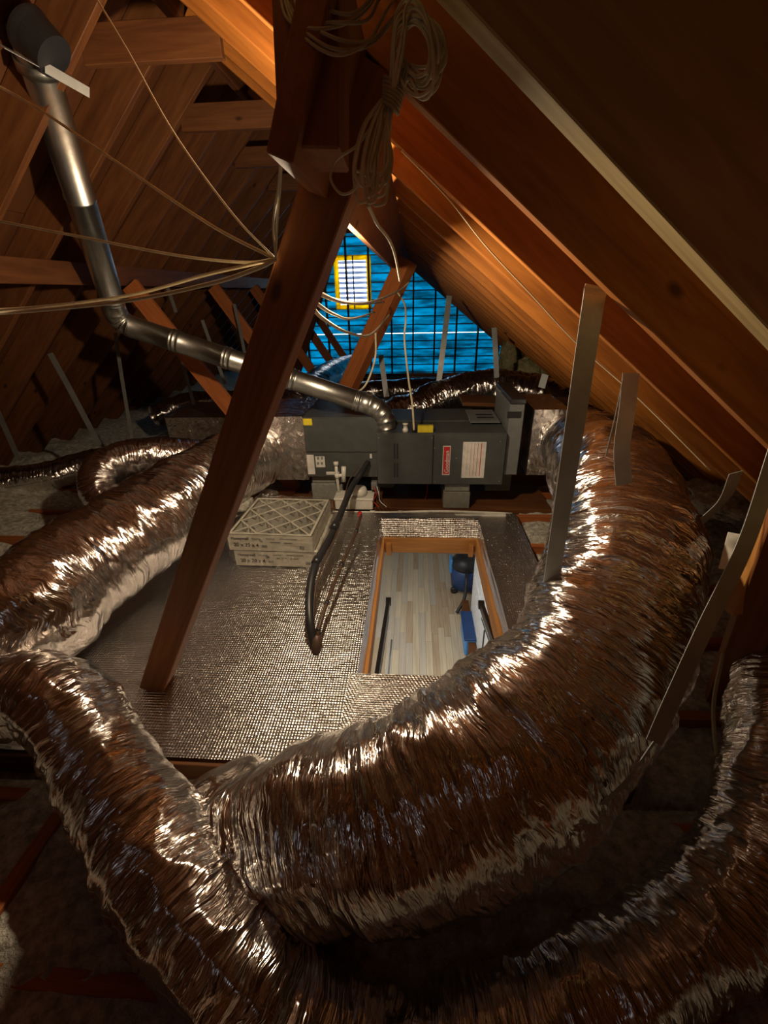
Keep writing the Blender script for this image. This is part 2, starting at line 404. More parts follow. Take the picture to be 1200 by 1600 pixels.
def blown(name, xa, xb, ya, yb, step, label, zbase=-.115, amp=.07):
    xs = np.arange(xa, xb+step/2, step); ys = np.arange(ya, yb+step/2, step); X, Y = np.meshgrid(xs, ys, indexing='ij')
    h = zbase+amp*(.5*vn(X*3+9, Y*3+9, 1)+.3*vn(X*9+5, Y*9, 2)+.25*vn(X*22+3, Y*22+5, 3)+.12*vn(X*50, Y*50, 4))-.02
    # heaped toward the eaves
    h += .16*np.clip((X-1.5)/.8, 0, 1)+.20*np.clip((-2.6-X)/.9, 0, 1)
    dj = np.min(np.abs(Y[..., None]-np.array(JY)), axis=-1); h -= .05*np.exp(-(dj/.032)**2)*(Y < 4)*(X > .5)*(X < 1.6)*(Y > 1.2)
    
    h += .045*(X > .76)*(Y > .9)*(Y < 3.2)
    h += .07*(Y < .88)*np.clip((.95-Y)/.1, 0, 1)
    under = (X > -1.75) & (X < .74) & (Y > .86) & (Y < 3.0); h = np.where(under, np.minimum(h, -.07), h)
    nx, ny = X.shape; vs = np.stack([X, Y, h], -1).reshape(-1, 3)
    fs = []
    for i in range(nx-1):
        for j in range(ny-1):
            cx, cy = xs[i]+step/2, ys[j]+step/2
            if HX0-.06 < cx < HX1+.06 and HY0-.06 < cy < HY1+.06: continue
            fs.append((i*ny+j, (i+1)*ny+j, (i+1)*ny+j+1, i*ny+j+1))
    return props(mesh_obj(name, vs.tolist(), fs, INSUL, None, True), label, 'insulation', kind='stuff')
blown('blown_insulation', -4.0, 2.6, -.4, 4.4, .024, 'loose grey-white blown insulation filling the bays between the floor joists around the platform')
blown('blown_insulation', -4.0, 2.6, 4.4, 9.0, .06, 'distant blown insulation on the attic floor below the blue gable wall')

# ------------------------------------------------------------------ foil faced platform with the hatch
plat = empty('foil_platform', (0, 1.9, 0), 'silver foil-bubble covered plywood platform surrounding the open hatch', 'platform')
PX0, PX1, PY0, PY1 = -1.72, .72, .93, 2.82
OX0, OX1, OY0, OY1 = -.225, .45, 1.324, 2.74
for (xa, xb, ya, yb) in ((PX0, OX0, PY0, PY1), (OX1, PX1, PY0, PY1), (OX0, OX1, PY0, OY0), (OX0, OX1, OY1, PY1)):
    mesh_obj('plywood', MB().box((xa, ya, -.018), (xb, yb, -.006)).v, MB().box((0,0,0),(1,1,1)).f, W_OLD, plat)
def sheet(xa, xb, ya, yb, m_, z=0.0, rag=0):
    st = .03; xs = np.linspace(xa, xb, max(2, int((xb-xa)/st))); ys = np.linspace(ya, yb, max(2, int((yb-ya)/st))); X, Y = np.meshgrid(xs, ys, indexing='ij')
    e = np.minimum.reduce([X-xa, xb-X, Y-ya, yb-Y]); Zz = z-.005+.006*vn(X*5+20, Y*9+20, 11)+.006*np.exp(-(e/.02)**2)
    nx, ny = X.shape
    fs = [(i*ny+j, (i+1)*ny+j, (i+1)*ny+j+1, i*ny+j+1) for i in range(nx-1) for j in range(ny-1)]
    return mesh_obj('foil_sheet', np.stack([X, Y, Zz], -1).reshape(-1, 3).tolist(), fs, m_, plat, True)
sheet(PX0, OX0-.0, PY0, PY1, BUB, .004); sheet(OX0-.03, .5, PY0-.004, OY0, BUB2, .009); sheet(OX1, PX1, PY0, PY1, BUB, .004); sheet(OX0, OX1, OY1, PY1, BUB, .003)
timber('edge_board', (PX0, PY0-.008, -.05), (PX1, PY0-.008, -.05), .018, .09, W_OLD, plat)
# foil collar running down to the hatch frame
def quadsheet(name, p, m_, parent, n=24):
    vs = []; uv = []
    for i in range(n+1):
        for j in range(n+1):
            u, v = i/n, j/n; q = (V(p[0])*(1-u)+V(p[1])*u)*(1-v)+(V(p[3])*(1-u)+V(p[2])*u)*v
            nn = (V(p[1])-V(p[0])).cross(V(p[3])-V(p[0])).normalized()
            q += nn*.007*(float(vn(np.array(u*9+3.), np.array(v*5+3.), 5))-.5)
            vs.append(q); uv.append((u*(V(p[1])-V(p[0])).length, v*(V(p[3])-V(p[0])).length))
    fs = [(i*(n+1)+j, (i+1)*(n+1)+j, (i+1)*(n+1)+j+1, i*(n+1)+j+1) for i in range(n) for j in range(n)]
    return mesh_obj(name, vs, fs, m_, parent, True, uv)
zt = -.085
quadsheet('foil_collar', [(OX0, OY1, .004), (OX1, OY1, .004), (HX1+.015, HY1+.02, zt), (HX0-.015, HY1+.02, zt)], BUB, plat)
quadsheet('foil_collar', [(OX0, OY0, .004), (OX0, OY1, .004), (HX0-.015, HY1+.02, zt), (HX0-.015, HY0, zt)], BUB, plat)
quadsheet('foil_collar', [(OX1, OY1, .004), (OX1, OY0, .004), (HX1+.015, HY0, zt), (HX1+.015, HY1+.02, zt)], BUB, plat)
hf = empty('hatch_frame', (.1, 1.95, -.19), 'orange pine lined opening of the attic ladder with black side arms', 'hatch')
for (a_, b_, up) in (((HX0-.012, HY0, -.135), (HX0-.012, HY1, -.135), (0,0,1)), ((HX1+.012, HY0, -.135), (HX1+.012, HY1, -.135), (0,0,1)), ((HX0-.02, HY1+.012, -.135), (HX1+.02, HY1+.012, -.135), (0,0,1)), ((HX0-.02, HY0-.012, -.135), (HX1+.02, HY0-.012, -.135), (0,0,1))):
    timber('frame_board', a_, b_, .022, .11, W_HATCH, hf, up)
for sx in (HX0+.03, HX1-.03):
    timber('cleat', (sx, HY1-.03, -.19), (sx, HY1-.03, -.10), .03, .03, W_HATCH, hf, (1, 0, 0))
for (p, q) in ((at(607, 940, d=2.75), at(588, 1062, d=2.15)), (at(752, 945, d=2.62), at(792, 1060, d=2.02))):
    arm = timber('ladder_arm', p, q, .022, .05, BLACKP, hf)
    MB().lathe([(.012, -.016), (.027, -.016), (.027, .016), (.012, .016)], Matrix.Translation(p) @ Matrix.Rotation(R(90), 4, 'Y'), 16).build('pivot', BLACKP, arm, True)
    d = (q-p); L = d.length; cs = []
    for i in range(240):
        t = i/239; a_ = i*.9; cs.append(p+d*(.12+.84*t)+V((.012*math.cos(a_), 0, .012*math.sin(a_)-.045)))
    MB().tube(cs, .002, 5).build('spring', BLACKP, arm, True)
MB().tube([at(612, 1000, d=2.8), at(606, 1062, d=2.35)], .005, 8).build('rod', BLACKP, hf, True)
MB().tube([at(757, 985, d=2.75), at(748, 1066, d=2.4)], .005, 8).build('rod', BLACKP, hf, True)

# ------------------------------------------------------------------ room below
FZ = -2.60
rf = empty('floor', (0, 5, FZ), kind='structure')
mesh_obj('subfloor', MB().box((-1.7, .3, FZ-.03), (1.3, 8.6, FZ-.011)).v, MB().box((0,0,0),(1,1,1)).f, W_OLD, rf)
WF = [wood('oak_plank_%s' % s, a_, b_, .35, False, .6) for s, a_, b_ in (('pale', (.52, .42, .29), (.70, .60, .44)), ('grey', (.46, .40, .32), (.60, .53, .43)), ('tan', (.38, .27, .17), (.58, .46, .32)))]
x = -1.15
while x < 1.05:
    y = 3.0+random.random()*.8-1.0
    while y < 8.5:
        L = random.choice([.6, .85, 1.1, 1.4]); 
        timber('floor_plank', (x+.041, y, FZ-.006), (x+.041, min(y+L-.0015, 8.55), FZ-.006) if y+L < 8.55 else (x+.041, 8.55, FZ-.006), .0815, .011, random.choice(WF), rf, bev=.001)
        y += L
    x += .083
for nm, a_, b_ in (('wall_left', (-1.74, .3, FZ), (-1.70, 8.6, ZC-.014)), ('wall_right', (1.02, .3, FZ), (1.06, 8.6, ZC-.014)), ('wall_back', (-1.7, 8.6, FZ), (1.3, 8.64, ZC-.014)), ('wall_front', (-1.7, .26, FZ), (1.3, .3, ZC-.014))):
    props(mesh_obj(nm, MB().box(a_, b_).v, MB().box((0,0,0),(1,1,1)).f, WALLP), kind='structure')
dr = empty('open_door', (.80, 4.0, FZ), 'white panelled door standing open in the room below the hatch', 'door')
MB().box((.78, 3.1, FZ+.01), (.815, 4.75, FZ+2.0), bev=.003).build('door_leaf', WALLP, dr)
for (za, zb) in ((.12, .85), (1.0, 1.85)):
    for (ya, yb) in ((3.2, 3.85), (4.0, 4.65)): MB().box((.772, ya, FZ+za), (.78, yb, FZ+zb), bev=.003).build('door_panel', WALLP, dr)
wb = empty('wood_panel', (.66, 4.1, FZ), 'dark brown wooden panel leaning beside the white door in the room below', 'panel')
MB().box((.68, 3.6, FZ), (.76, 4.9, FZ+.22), bev=.004).build('side', W_OLD, wb)
MB().box((.675, 3.59, FZ+.22), (.765, 4.91, FZ+.24), bev=.004).build('lid', W_OLD, wb)
g = at(726, 900, Z=FZ+.22)
vac = empty('shop_vacuum', (g.x, g.y, FZ), 'navy blue wheeled vacuum with a black hose on the pale floor below', 'vacuum')
Mv = Matrix.Translation((g.x, g.y, FZ))
MB().lathe([(.12, .05), (.19, .07), (.21, .25), (.20, .38), (.17, .40)], Mv).build('tank', BLUE, vac, True)
MB().lathe([(.20, .40), (.21, .43), (.19, .52), (.12, .58), (.05, .59)], Mv).build('motor_head', BLACK, vac, True)
MB().box((g.x-.23, g.y-.05, FZ+.30), (g.x-.19, g.y+.12, FZ+.52), bev=.01).build('side_panel', LBLUE, vac)
for a_ in (.6, 2.2, 3.8, 5.4):
    MB().lathe([(.02, -.02), (.05, -.02), (.05, .02), (.02, .02)], Mv @ Matrix.Translation((.2*math.cos(a_), .2*math.sin(a_), .05)) @ Matrix.Rotation(R(90), 4, 'X'), 16).build('wheel', BLACK, vac, True)
MB().tube(cr([(g.x, g.y-.15, FZ+.45), (g.x-.02, g.y-.35, FZ+.42), (g.x-.05, g.y-.5, FZ+.2), (g.x-.16, g.y-.62, FZ+.03)]), .022, 12).build('hose', BLACK, vac, True)
g = at(736, 985, Z=FZ+.2)
tb = empty('storage_tote', (g.x, g.y, FZ), 'bright blue tote beside the brown panel on the room floor', 'tote')
MB().box((g.x-.10, g.y-.25, FZ+.01), (g.x+.10, g.y+.25, FZ+.26), bev=.02).build('body', LBLUE, tb)
MB().box((g.x-.115, g.y-.265, FZ+.26), (g.x+.115, g.y+.265, FZ+.29), bev=.008).build('lid', BLUE, tb)

# ------------------------------------------------------------------ ducts
def duct(name, pts, rad, parent=None, label=None, cat='duct', group=None, amp=1.0, seed=1, M=150, step=.0065, material=None, sag=0.0, caps=(False, False)):
    cl = cr(pts, 24); P = np.array([list(p) for p in cl]); d = np.r_[0, np.cumsum(np.linalg.norm(np.diff(P, axis=0), axis=1))]
    N = max(8, int(d[-1]/step)); s = np.linspace(0, d[-1], N); Q = np.stack([np.interp(s, d, P[:, k]) for k in range(3)], -1)
    for _ in range(6): Q[1:-1] = (Q[:-2]+Q[1:-1]*2+Q[2:])/4
    T = np.gradient(Q, axis=0); T /= np.linalg.norm(T, axis=1)[:, None]
    U = np.zeros_like(Q); u = np.cross(T[0], [0, 0, 1.]); u /= np.linalg.norm(u)
    for i in range(N):
        u = u-T[i]*u.dot(T[i]); u /= np.linalg.norm(u); U[i] = u
    B = np.cross(T, U)
    rd = np.interp(s/d[-1], np.linspace(0, 1, len(rad)), rad) if hasattr(rad, '__len__') else np.full(N, rad)
    th = np.arange(M)*2*math.pi/M; SS, TH = np.meshgrid(s, th, indexing='ij'); q = TH/(2*math.pi)
    wob = .05*(vn(SS*4+2, q*6, seed+3, 6)-.5)
    def rid(fs, ft, sd, sk=.0):
        a_ = vn((SS+wob+sk*np.sin(TH))*fs+7, q*ft, sd, ft); return 1-np.abs(2*a_-1)
    D = .030*(rid(3.0, 3, seed+1)-.5)+.015*(rid(11, 7, seed)**1.5-.4)+.0085*(rid(27, 9, seed+5)**1.5-.4)+.005*(rid(60, 20, seed+6, .02)-.5)
    D *= amp*np.clip(rd[:, None]/.22, .45, 1)
    rr = rd[:, None]+D
    z_ = 1-sag*0
    Pn = Q[:, None, :]+rr[..., None]*(np.cos(TH)[..., None]*U[:, None, :]+np.sin(TH)[..., None]*B[:, None, :])
    idx = np.arange(N*M).reshape(N, M); nx = np.roll(idx, -1, 1)
    fs = np.stack([idx[:-1], nx[:-1], nx[1:], idx[1:]], -1).reshape(-1, 4).tolist()
    if caps[0]: fs.append(list(range(M)))
    if caps[1]: fs.append(list(reversed(range((N-1)*M, N*M))))
    uv = np.stack([SS, q*2*math.pi*rd[:, None]], -1).reshape(-1, 2)
    o = mesh_obj(name, Pn.reshape(-1, 3).tolist(), fs, material or FOIL, parent, True, uv)
    if label: props(o, label, cat, group)
    return o
BIG = [at(872, 690, Y=3.12), at(908, 698, Y=2.80), at(945, 745, d=2.05), at(968, 815, d=1.68), at(967, 903, d=1.45), at(905, 1055, d=1.29),
       at(785, 1185, d=1.17), at(640, 1260, d=1.15), at(500, 1290, d=1.20), at(400, 1335, d=1.28), V((-.50, .75, -.06)), V((-.53, .76, -.16))]
duct('supply_duct', BIG, [.20, .22, .225, .225, .228, .23, .23, .23, .23, .225, .21, .20], label='thickest crinkled foil duct sweeping round the right of the hatch to the foreground', amp=1.15, seed=3)
LOW = [V((-1.75, 1.1, .12)), at(-10, 1090, d=1.5), at(85, 1090, d=1.40), at(165, 1190, d=1.33), at(255, 1350, d=1.13), at(362, 1500, d=1.0), at(520, 1620, d=.99), at(700, 1650, d=.97),
       at(900, 1585, d=1.0), at(1090, 1455, d=1.1), at(1200, 1290, d=1.22), at(1225, 1110, d=1.38), V((1.35, 1.25, .3))]
duct('branch_duct', LOW, .128, label='narrow foil duct bent down the left side and across the bottom foreground', amp=1.5, seed=21, M=120)
TR = [at(425, 700, Y=3.15), at(340, 745, d=2.85), at(240, 815, d=2.3), at(110, 905, d=1.95), at(10, 975, d=1.75), V((-2.25, 1.2, .2))]
duct('trunk_duct', TR, [.20, .225, .23, .23, .23, .2], label='wide foil duct running from the furnace down to the left edge', amp=1.0, seed=33)
duct('flex_duct', [at(-60, 760, d=3.7), at(60, 748, d=3.7), at(160, 722, d=3.8), at(260, 704, d=3.9), at(330, 690, d=4.1)], .125, label='dark foil duct lying on insulation at far left below the roof slope', amp=.9, seed=41, M=90, step=.01)
duct('flex_duct', [at(330, 715, d=3.3), at(250, 712, d=3.1), at(185, 722, d=3.0), at(155, 748, d=2.9), at(165, 780, d=2.85), at(215, 790, d=2.9)], .12, label='foil duct curling back on itself behind the wide left duct', amp=1.1, seed=45, M=90, step=.01)
duct('flex_duct', [at(600, 660, Y=4.0), at(650, 640, Y=4.05), at(700, 620, Y=4.2), at(770, 608, Y=4.3), at(840, 618, Y=4.2), at(890, 650, Y=4.0)], .16, label='dark crinkled foil duct arching behind the furnace top on the right', amp=1.5, seed=51, M=100, step=.009)
duct('flex_duct', [at(500, 650, Y=4.0), at(560, 618, Y=4.6), at(640, 612, Y=4.9), at(700, 608, Y=5.2)], .13, label='black foil duct crossing behind the leaning timber brace', amp=1.0, seed=57, M=80, step=.012)
duct('flex_duct', [at(415, 668, Y=3.7), at(470, 622, Y=4.3), at(520, 588, Y=5.2), at(550, 575, Y=6.2)], .17, label='blue-shining foil duct running away to the gable left of the brace', amp=.35, seed=61, M=80, step=.012)
duct('flex_duct', [at(240, 650, Y=4.2), at(300, 630, Y=4.5), at(380, 628, Y=4.6), at(440, 640, Y=4.5)], .10, label='low spiky foil duct behind the foil trunk box on the left', amp=1.8, seed=65, M=80, step=.01)

# boxes wrapped in foil
def foilbox(name, a_, b_, label, seed=3, cat='plenum'):
    a_ = V(a_); b_ = V(b_); root = empty(name, ((a_.x+b_.x)/2, (a_.y+b_.y)/2, a_.z), label, cat)
    A_, B_ = a_, b_
    c = [V((x_, y_, z_)) for z_ in (A_.z, B_.z) for (x_, y_) in ((A_.x, A_.y), (B_.x, A_.y), (B_.x, B_.y), (A_.x, B_.y))]
    for q in ((0, 1, 5, 4), (1, 2, 6, 5), (2, 3, 7, 6), (3, 0, 4, 7), (4, 5, 6, 7), (3, 2, 1, 0)):
        quadsheet('foil_face', [c[i] for i in q], FOIL_BOX, root, 16)
    return root
lp0 = at(386, 750, Y=2.98); lp1 = at(470, 651, Y=2.98)
foilbox('foil_plenum', (lp0.x, 2.98, .19), (lp1.x+.01, 3.55, lp1.z), 'foil wrapped plenum box joined to the left end of the furnace')
bx0 = at(264, 705, Y=3.5); bx1 = at(440, 655, Y=3.5)
foilbox('foil_trunk_box', (bx0.x, 3.56, bx0.z-.05), (bx1.x, 4.15, bx1.z), 'long low foil trunk box behind the wide left duct')
rp0 = at(822, 742, Y=3.0); rp1 = at(892, 640, Y=3.0)
foilbox('foil_plenum', (rp0.x, 3.0, rp0.z), (rp1.x, 3.5, rp1.z), 'foil wrapped plenum box right of the furnace where the thickest duct starts')

# ------------------------------------------------------------------ furnace
fur = empty('furnace', (.15, 3.2, .2), 'long dark grey horizontal furnace cabinet on concrete blocks with red badge', 'furnace')
c0 = at(468, 745, Y=3.02); c1 = at(592, 652, Y=3.02)
MB().box((c0.x, 3.02, c0.z), (c1.x+.01, 3.6, c1.z), bev=.004).build('coil_cabinet', CAB, fur)
zseam = at(520, 706, Y=3.02).z
MB().box((c0.x+.006, 3.010, c0.z+.006), (c1.x-.004, 3.02, zseam-.003), bev=.002).build('access_panel', CAB, fur)
MB().box((c0.x+.006, 3.010, zseam+.003), (c1.x-.004, 3.02, c1.z-.006), bev=.002).build('access_panel', CAB, fur)
f0 = at(590, 757, Y=2.90); f1 = at(678, 678, Y=2.90); f2 = at(785, 757, Y=2.90)
FT = f1.z; FB = f0.z
MB().box((f0.x, 2.915, FB), (f2.x, 3.58, FT), bev=.004).build('burner_cabinet', CAB, fur)
MB().box((f0.x+.003, 2.90, FB+.004), (f1.x-.003, 2.915, FT-.004), bev=.003).build('front_panel', CAB, fur)
MB().box((f1.x+.003, 2.90, FB+.004), (f2.x-.003, 2.915, FT-.004), bev=.003).build('front_panel', CAB, fur)
def plate(name, px0, py0, px1, py1, Y, m_, th=.003, parent=None, bev=.001):
    a_ = at(px0, py1, Y=Y); b_ = at(px1, py0, Y=Y); return MB().box((a_.x, Y-th, a_.z), (b_.x, Y, b_.z), bev=bev).build(name, m_, parent)
for x_ in (616.5, 621):
    for (ya, yb) in ((693, 717), (723.5, 746)): plate('vent_slot', x_-1.3, ya, x_+1.3, yb, 2.9, BLACK, .001, fur, 0)
badge = plate('badge', 690.5, 696.5, 704.5, 742, 2.899, WHITEP, .003, fur, .004)
plate('badge_field', 691.8, 698, 703.3, 740.6, 2.896, RED, .001, badge, .003)
def text(s_, loc, rot, size, m_, parent, name='lettering', bold=.0, sx=1.0):
    cu = bpy.data.curves.new(name, 'FONT'); cu.body = s_; cu.size = size; cu.extrude = .0004; cu.align_x = 'LEFT'; cu.align_y = 'CENTER'; cu.offset = bold; cu.resolution_u = 3
    t = bpy.data.objects.new(name, cu); C.objects.link(t); dg = bpy.context.evaluated_depsgraph_get(); me = bpy.data.meshes.new_from_object(t.evaluated_get(dg))
    bpy.data.objects.remove(t); me.materials.clear(); me.materials.append(m_)
    o = bpy.data.objects.new(name, me); C.objects.link(o); o.matrix_basis = Matrix.Translation(loc) @ rot @ Matrix.Diagonal((sx, 1, 1, 1)); return par(o, parent)
bb = at(697.6, 739, Y=2.893)
FRONT = Matrix.Rotation(R(90), 4, 'X')
text('Goodman', bb, FRONT @ Matrix.Rotation(R(90), 4, 'Z'), .040, WHITEP, badge, bold=.0007, sx=1.0)
wl_ = plate('warning_label', 720.5, 690.5, 760.5, 746.5, 2.9, PAPER, .002, fur, .0005)
for i in range(7): plate('print_column', 723+i*5.2, 692.5, 726.2+i*5.2, 744, 2.897, PINK if i < 5 else RED, .0006, wl_, 0) if i < 6 else None
plate('rating_label', 474, 710.5, 490, 741, 3.008, PAPER, .002, fur, .0005)
rl = plate('rating_label', 494, 713, 507, 730, 3.008, PAPER, .002, fur, .0005)
for q in ((497, 716), (503, 716), (497, 724), (503, 724)): plate('print_mark', q[0]-1.5, q[1]-2, q[0]+1.5, q[1]+2, 3.005, GREYI, .0006, rl, 0)
plate('rating_label', 510, 737, 530, 741.5, 3.008, PAPER, .002, fur, .0005); plate('rating_label', 578, 709, 581, 716, 3.008, PAPER, .002, fur, .0005)
plate('caution_label', 469, 654, 487, 664.5, 3.008, YEL, .002, fur, .0005)
yl = at(663, 676, Z=FT+.003)
MB().box((yl.x-.045, 2.93, FT), (yl.x+.06, 2.97, FT+.045), bev=.002).build('caution_label', YEL, fur)
# top details
MB().box((f0.x+.02, 3.2, FT), (f2.x-.16, 3.56, FT+.012), bev=.003).build('top_plate', CAB, fur)
vb = empty('metal_plate', (.5, 3.3, FT), 'scuffed grey slotted metal plate lying on the furnace top', 'plate')
MB().box((.40, 3.12, FT+.014), (.61, 3.48, FT+.022), bev=.002).build('sheet', CAB2, vb)
for yy in (3.22, 3.3): MB().box((.46, yy, FT+.022), (.58, yy+.03, FT+.026)).build('slot', BLACK, vb)
for (px, py) in ((592, 684), (675, 684), (680, 752), (782, 690), (592, 752), (780, 752), (679, 700), (713, 716)):
    p = at(px, py, Y=2.9); MB().lathe([(.004, 0), (.004, .003), (.002, .005)], Matrix.Translation(p) @ FRONT, 8).build('screw', GALV, fur, True)
p = at(645, 672, Z=FT); 
ig = empty('gas_fitting', (p.x-.06, 2.95, FT), 'small pale valve fitting on the furnace top edge under the hanging cable', 'fitting')
MB().lathe([(.02, 0), (.02, .02), (.014, .025), (.014, .05), (.018, .05), (.018, .06)], Matrix.Translation((p.x-.05, 2.95, FT))).build('body', WHITEP, ig, True)
MB().lathe([(.012, 0), (.012, .06), (.008, .07)], Matrix.Translation((p.x+.005, 2.95, FT))).build('stem', COPPER, ig, True)
# air cleaner box
e0 = at(785, 742, Y=2.94); e1 = at(822, 630, Y=2.94)
ac = empty('air_cleaner', ((e0.x+e1.x)/2, 3.1, e0.z), 'tall mid-grey filter box with black cap between furnace and right plenum', 'filter box')
MB().box((e0.x+.004, 2.94, e0.z), (e1.x-.004, 3.5, e1.z-.005), bev=.004).build('housing', CAB2, ac)
MB().box((e0.x, 2.93, e1.z-.005), (e1.x, 3.52, e1.z+.03), bev=.004).build('cap', BLACKP, ac)
plate('name_plate', 792, 643, 815, 653, 2.94, BLACKP, .004, ac, .002)
# blocks and supports
def block(name, x0, x1, ya, yb, z0, z1, label, m_=CONC):
    root = empty(name, ((x0+x1)/2, (ya+yb)/2, z0), label, 'block', 'concrete blocks under the furnace')
    h = z1-z0
    MB().box((x0, ya, z0), (x1, yb, z0+h*.66), bev=.006).build('block_body', m_, root); MB().box((x0+.008, ya+.006, z0+h*.67), (x1-.006, yb, z1), bev=.006).build('cap_slab', m_, root)
q0 = at(692, 796, Y=2.93); q1 = at(736, 757, Y=2.93)
block('concrete_block', q0.x, q1.x, 2.93, 3.35, -.01, FB-.001, 'grey concrete block with cap slab below the furnace panel with red badge')
q0 = at(490, 796, Y=3.06); q1 = at(536, 748, Y=3.06)
block('concrete_block', q0.x, q1.x, 3.06, 3.45, -.01, c0.z-.001, 'grey concrete block under the left coil cabinet behind the filters')
q0 = at(600, 796, Y=3.3); q1 = at(620, 757, Y=3.3)
block('concrete_block', q0.x-.1, q1.x-.02, 3.3, 3.6, -.01, FB-.001, 'shadowed concrete block deep under the middle of the furnace')
q0 = at(740, 796, Y=3.2); 
block('concrete_block', q0.x+.08, q0.x+.28, 3.25, 3.5, -.01, e0.z-.01, 'shadowed concrete block at the right end under the filter box')
pan = empty('drain_pan', (.1, 3.2, .0), 'dark blue metal drain pan under the furnace', 'pan')
g0 = at(620, 790, Y=3.38); g1 = at(695, 770, Y=3.38)
MB().box((-.05, 3.37, .005), (.29, 3.40, .10), bev=.003).build('pan_front', DARKPAN, pan); MB().box((-.05, 3.40, .005), (.29, 3.6, .02), bev=.003).build('pan_base', DARKPAN, pan)
# furnace support planks
slp = props(timber('support_plank', (-.95, 3.18, -.03), (1.0, 3.18, -.03), .5, .038, W_OLD), 'rough brown plank under the concrete blocks of the furnace', 'plank')
props(timber('edge_plank', at(620, 808, Y=2.80)+V((-.0, 0, -.0)), at(790, 806, Y=2.80), .03, .03, WHITEP), 'pale foil taped batten along the far edge of the platform', 'batten')

# flue pipe
FE = [at(604, 668, Y=3.05), at(600, 648, Y=3.05), at(578, 634, Y=3.05)]
A_ = V((at(604, 672, Y=3.05).x, 3.05, FT-.0)); B_ = at(602, 648, Y=3.05); E0 = at(570, 630, Y=3.05); E1 = at(204, 510, Y=3.0); E2 = at(178, 478, Y=2.93); TOP = at(60, 100, d=1.72)
flue = empty('flue_pipe', A_, 'galvanised round flue pipe rising from the furnace to the left roof slope', 'pipe')
RP = .068
def elbow(a_, m1, b_, n=5, r=RP):
    """segmented sheet metal elbow from a_ to b_ around m1"""
    pts = [((1-t)**2)*V(a_)+2*t*(1-t)*V(m1)+t*t*V(b_) for t in [i/n for i in range(n+1)]]; P_ = []; R_ = []
    for i in range(n):
        for t, dr in ((0, .004), (.08, .004), (.14, 0), (.86, 0), (.94, .003)): P_.append(pts[i].lerp(pts[i+1], t)); R_.append(r+dr)
    P_.append(pts[-1]); R_.append(r+.004); return MB().tube(P_, R_, 28)
dH = (E1-E0).normalized(); dV = (TOP-E2).normalized()
j1 = E0+dH*.03; 
elbow(A_, V((A_.x, 3.05, B_.z+.05)), j1).build('elbow', GALV, flue, True)
L = (E1-j1).length; jn = [j1, j1+dH*L*.30, j1+dH*L*.58, j1+dH*L*.80, E1]
for i in range(4):
    a_, b_ = jn[i], jn[i+1]; l_ = (b_-a_).length; d = (b_-a_)/l_; P_ = []; R_ = []
    for t, dr in ((0, .003), (.012, .003), (.014, .006), (.022, .006), (.024, .001), (.034, .001), (.036, .005), (.044, .005), (.047, .0), (l_-.02, 0), (l_-.018, .002), (l_, .002)): P_.append(a_+d*t); R_.append(RP+dr)
    pc = MB().tube(P_, R_, 32).build('pipe_section', GALV, flue, True)
elbow(E1, E1+dH*.10, E2+dV*.05, 4).build('elbow', GALV, flue, True)
P_ = []; R_ = []; a_ = E2+dV*.05; l_ = (TOP-a_).length+.10
for t, dr in ((0, .003), (.012, .003), (.014, .006), (.022, .006), (.026, 0), (l_*.5, 0), (l_*.5+.002, .004), (l_*.5+.012, .004), (l_*.5+.014, 0), (l_, 0)): P_.append(a_+dV*t); R_.append(RP+dr)
MB().tube(P_, R_, 32).build('pipe_section', GALV, flue, True)
# seam, clamp bracket and cap where it meets the roof
rt = Vector((0, 0, 0)); 
fl = empty('flue_bracket', TOP, 'thin metal strap bracket holding the flue under the roof', 'bracket')
timber('strap', at(0, 70, d=1.5), at(55, 100, d=1.62), .035, .002, STRAPM, fl, (0, -1, .2)); timber('strap', at(70, 105, d=1.66), at(140, 145, d=1.78), .035, .002, STRAPM, fl, (0, -1, .2))
MB().lathe([(RP+.01, -.02), (RP+.012, -.02), (RP+.012, .02), (RP+.01, .02)], frame_mw(TOP, TOP+dV, (0, 1, 0)) @ Matrix.Rotation(R(90), 4, 'Y'), 28).build('band', GALV, fl, True)
md = at(60, 60, d=1.66)
MB().lathe([(.085, .0), (.085, .01), (.080, .03), (.074, .11)], Matrix.Translation(TOP+dV*.10-nL*.0) @ nL.to_track_quat('-Z', 'Y').to_matrix().to_4x4(), 28).build('roof_collar', BLACKP, flue)

# ------------------------------------------------------------------ posts, purlins, braces
props(timber('leaning_post', at(245, 1066, Z=.002), V((-.075, 1.02, 1.765)), .095, .095, W_POST, None, (0, -1, 0), bev=.003), 'dark brown square timber post leaning from the platform up to the rafters', 'post')
pu = empty('purlin', (-.14, .76, 1.6), 'brown purlin board running under the right rafters toward the gable', 'beam')
upP = V((.085, 0, .215)).normalized()
PA = V((-.145, .74, 1.69)); 
timber('board', PA, V((-.145, 6.2, 1.69)), .038, .225, W_POST, pu, upP)
hs = props(timber('hanger_stub', at(494, 252, d=.66), at(486, -140, d=.56), .085, .105, W_POST, None, (0, -1, 0), bev=.003), 'short dark upright board hanging beside the top of the leaning post', 'board')
props(timber('timber_brace', at(637, 405, d=3.35), at(505, 690, d=4.1), .13, .12, W_JOIST, None, (-.65, -1, 0), bev=.004), 'stout reddish timber brace rising from behind the furnace to the purlin', 'brace')
lpur = empty('purlin', (-2.0, 4, 1.6), 'long purlin board along the left roof slope behind the flue pipe', 'beam')
timber('board', (-2.02, .2, zl(-2.02)-.06), (-2.02, 9, zl(-2.02)-.06), .04, .12, W_OLD, lpur)
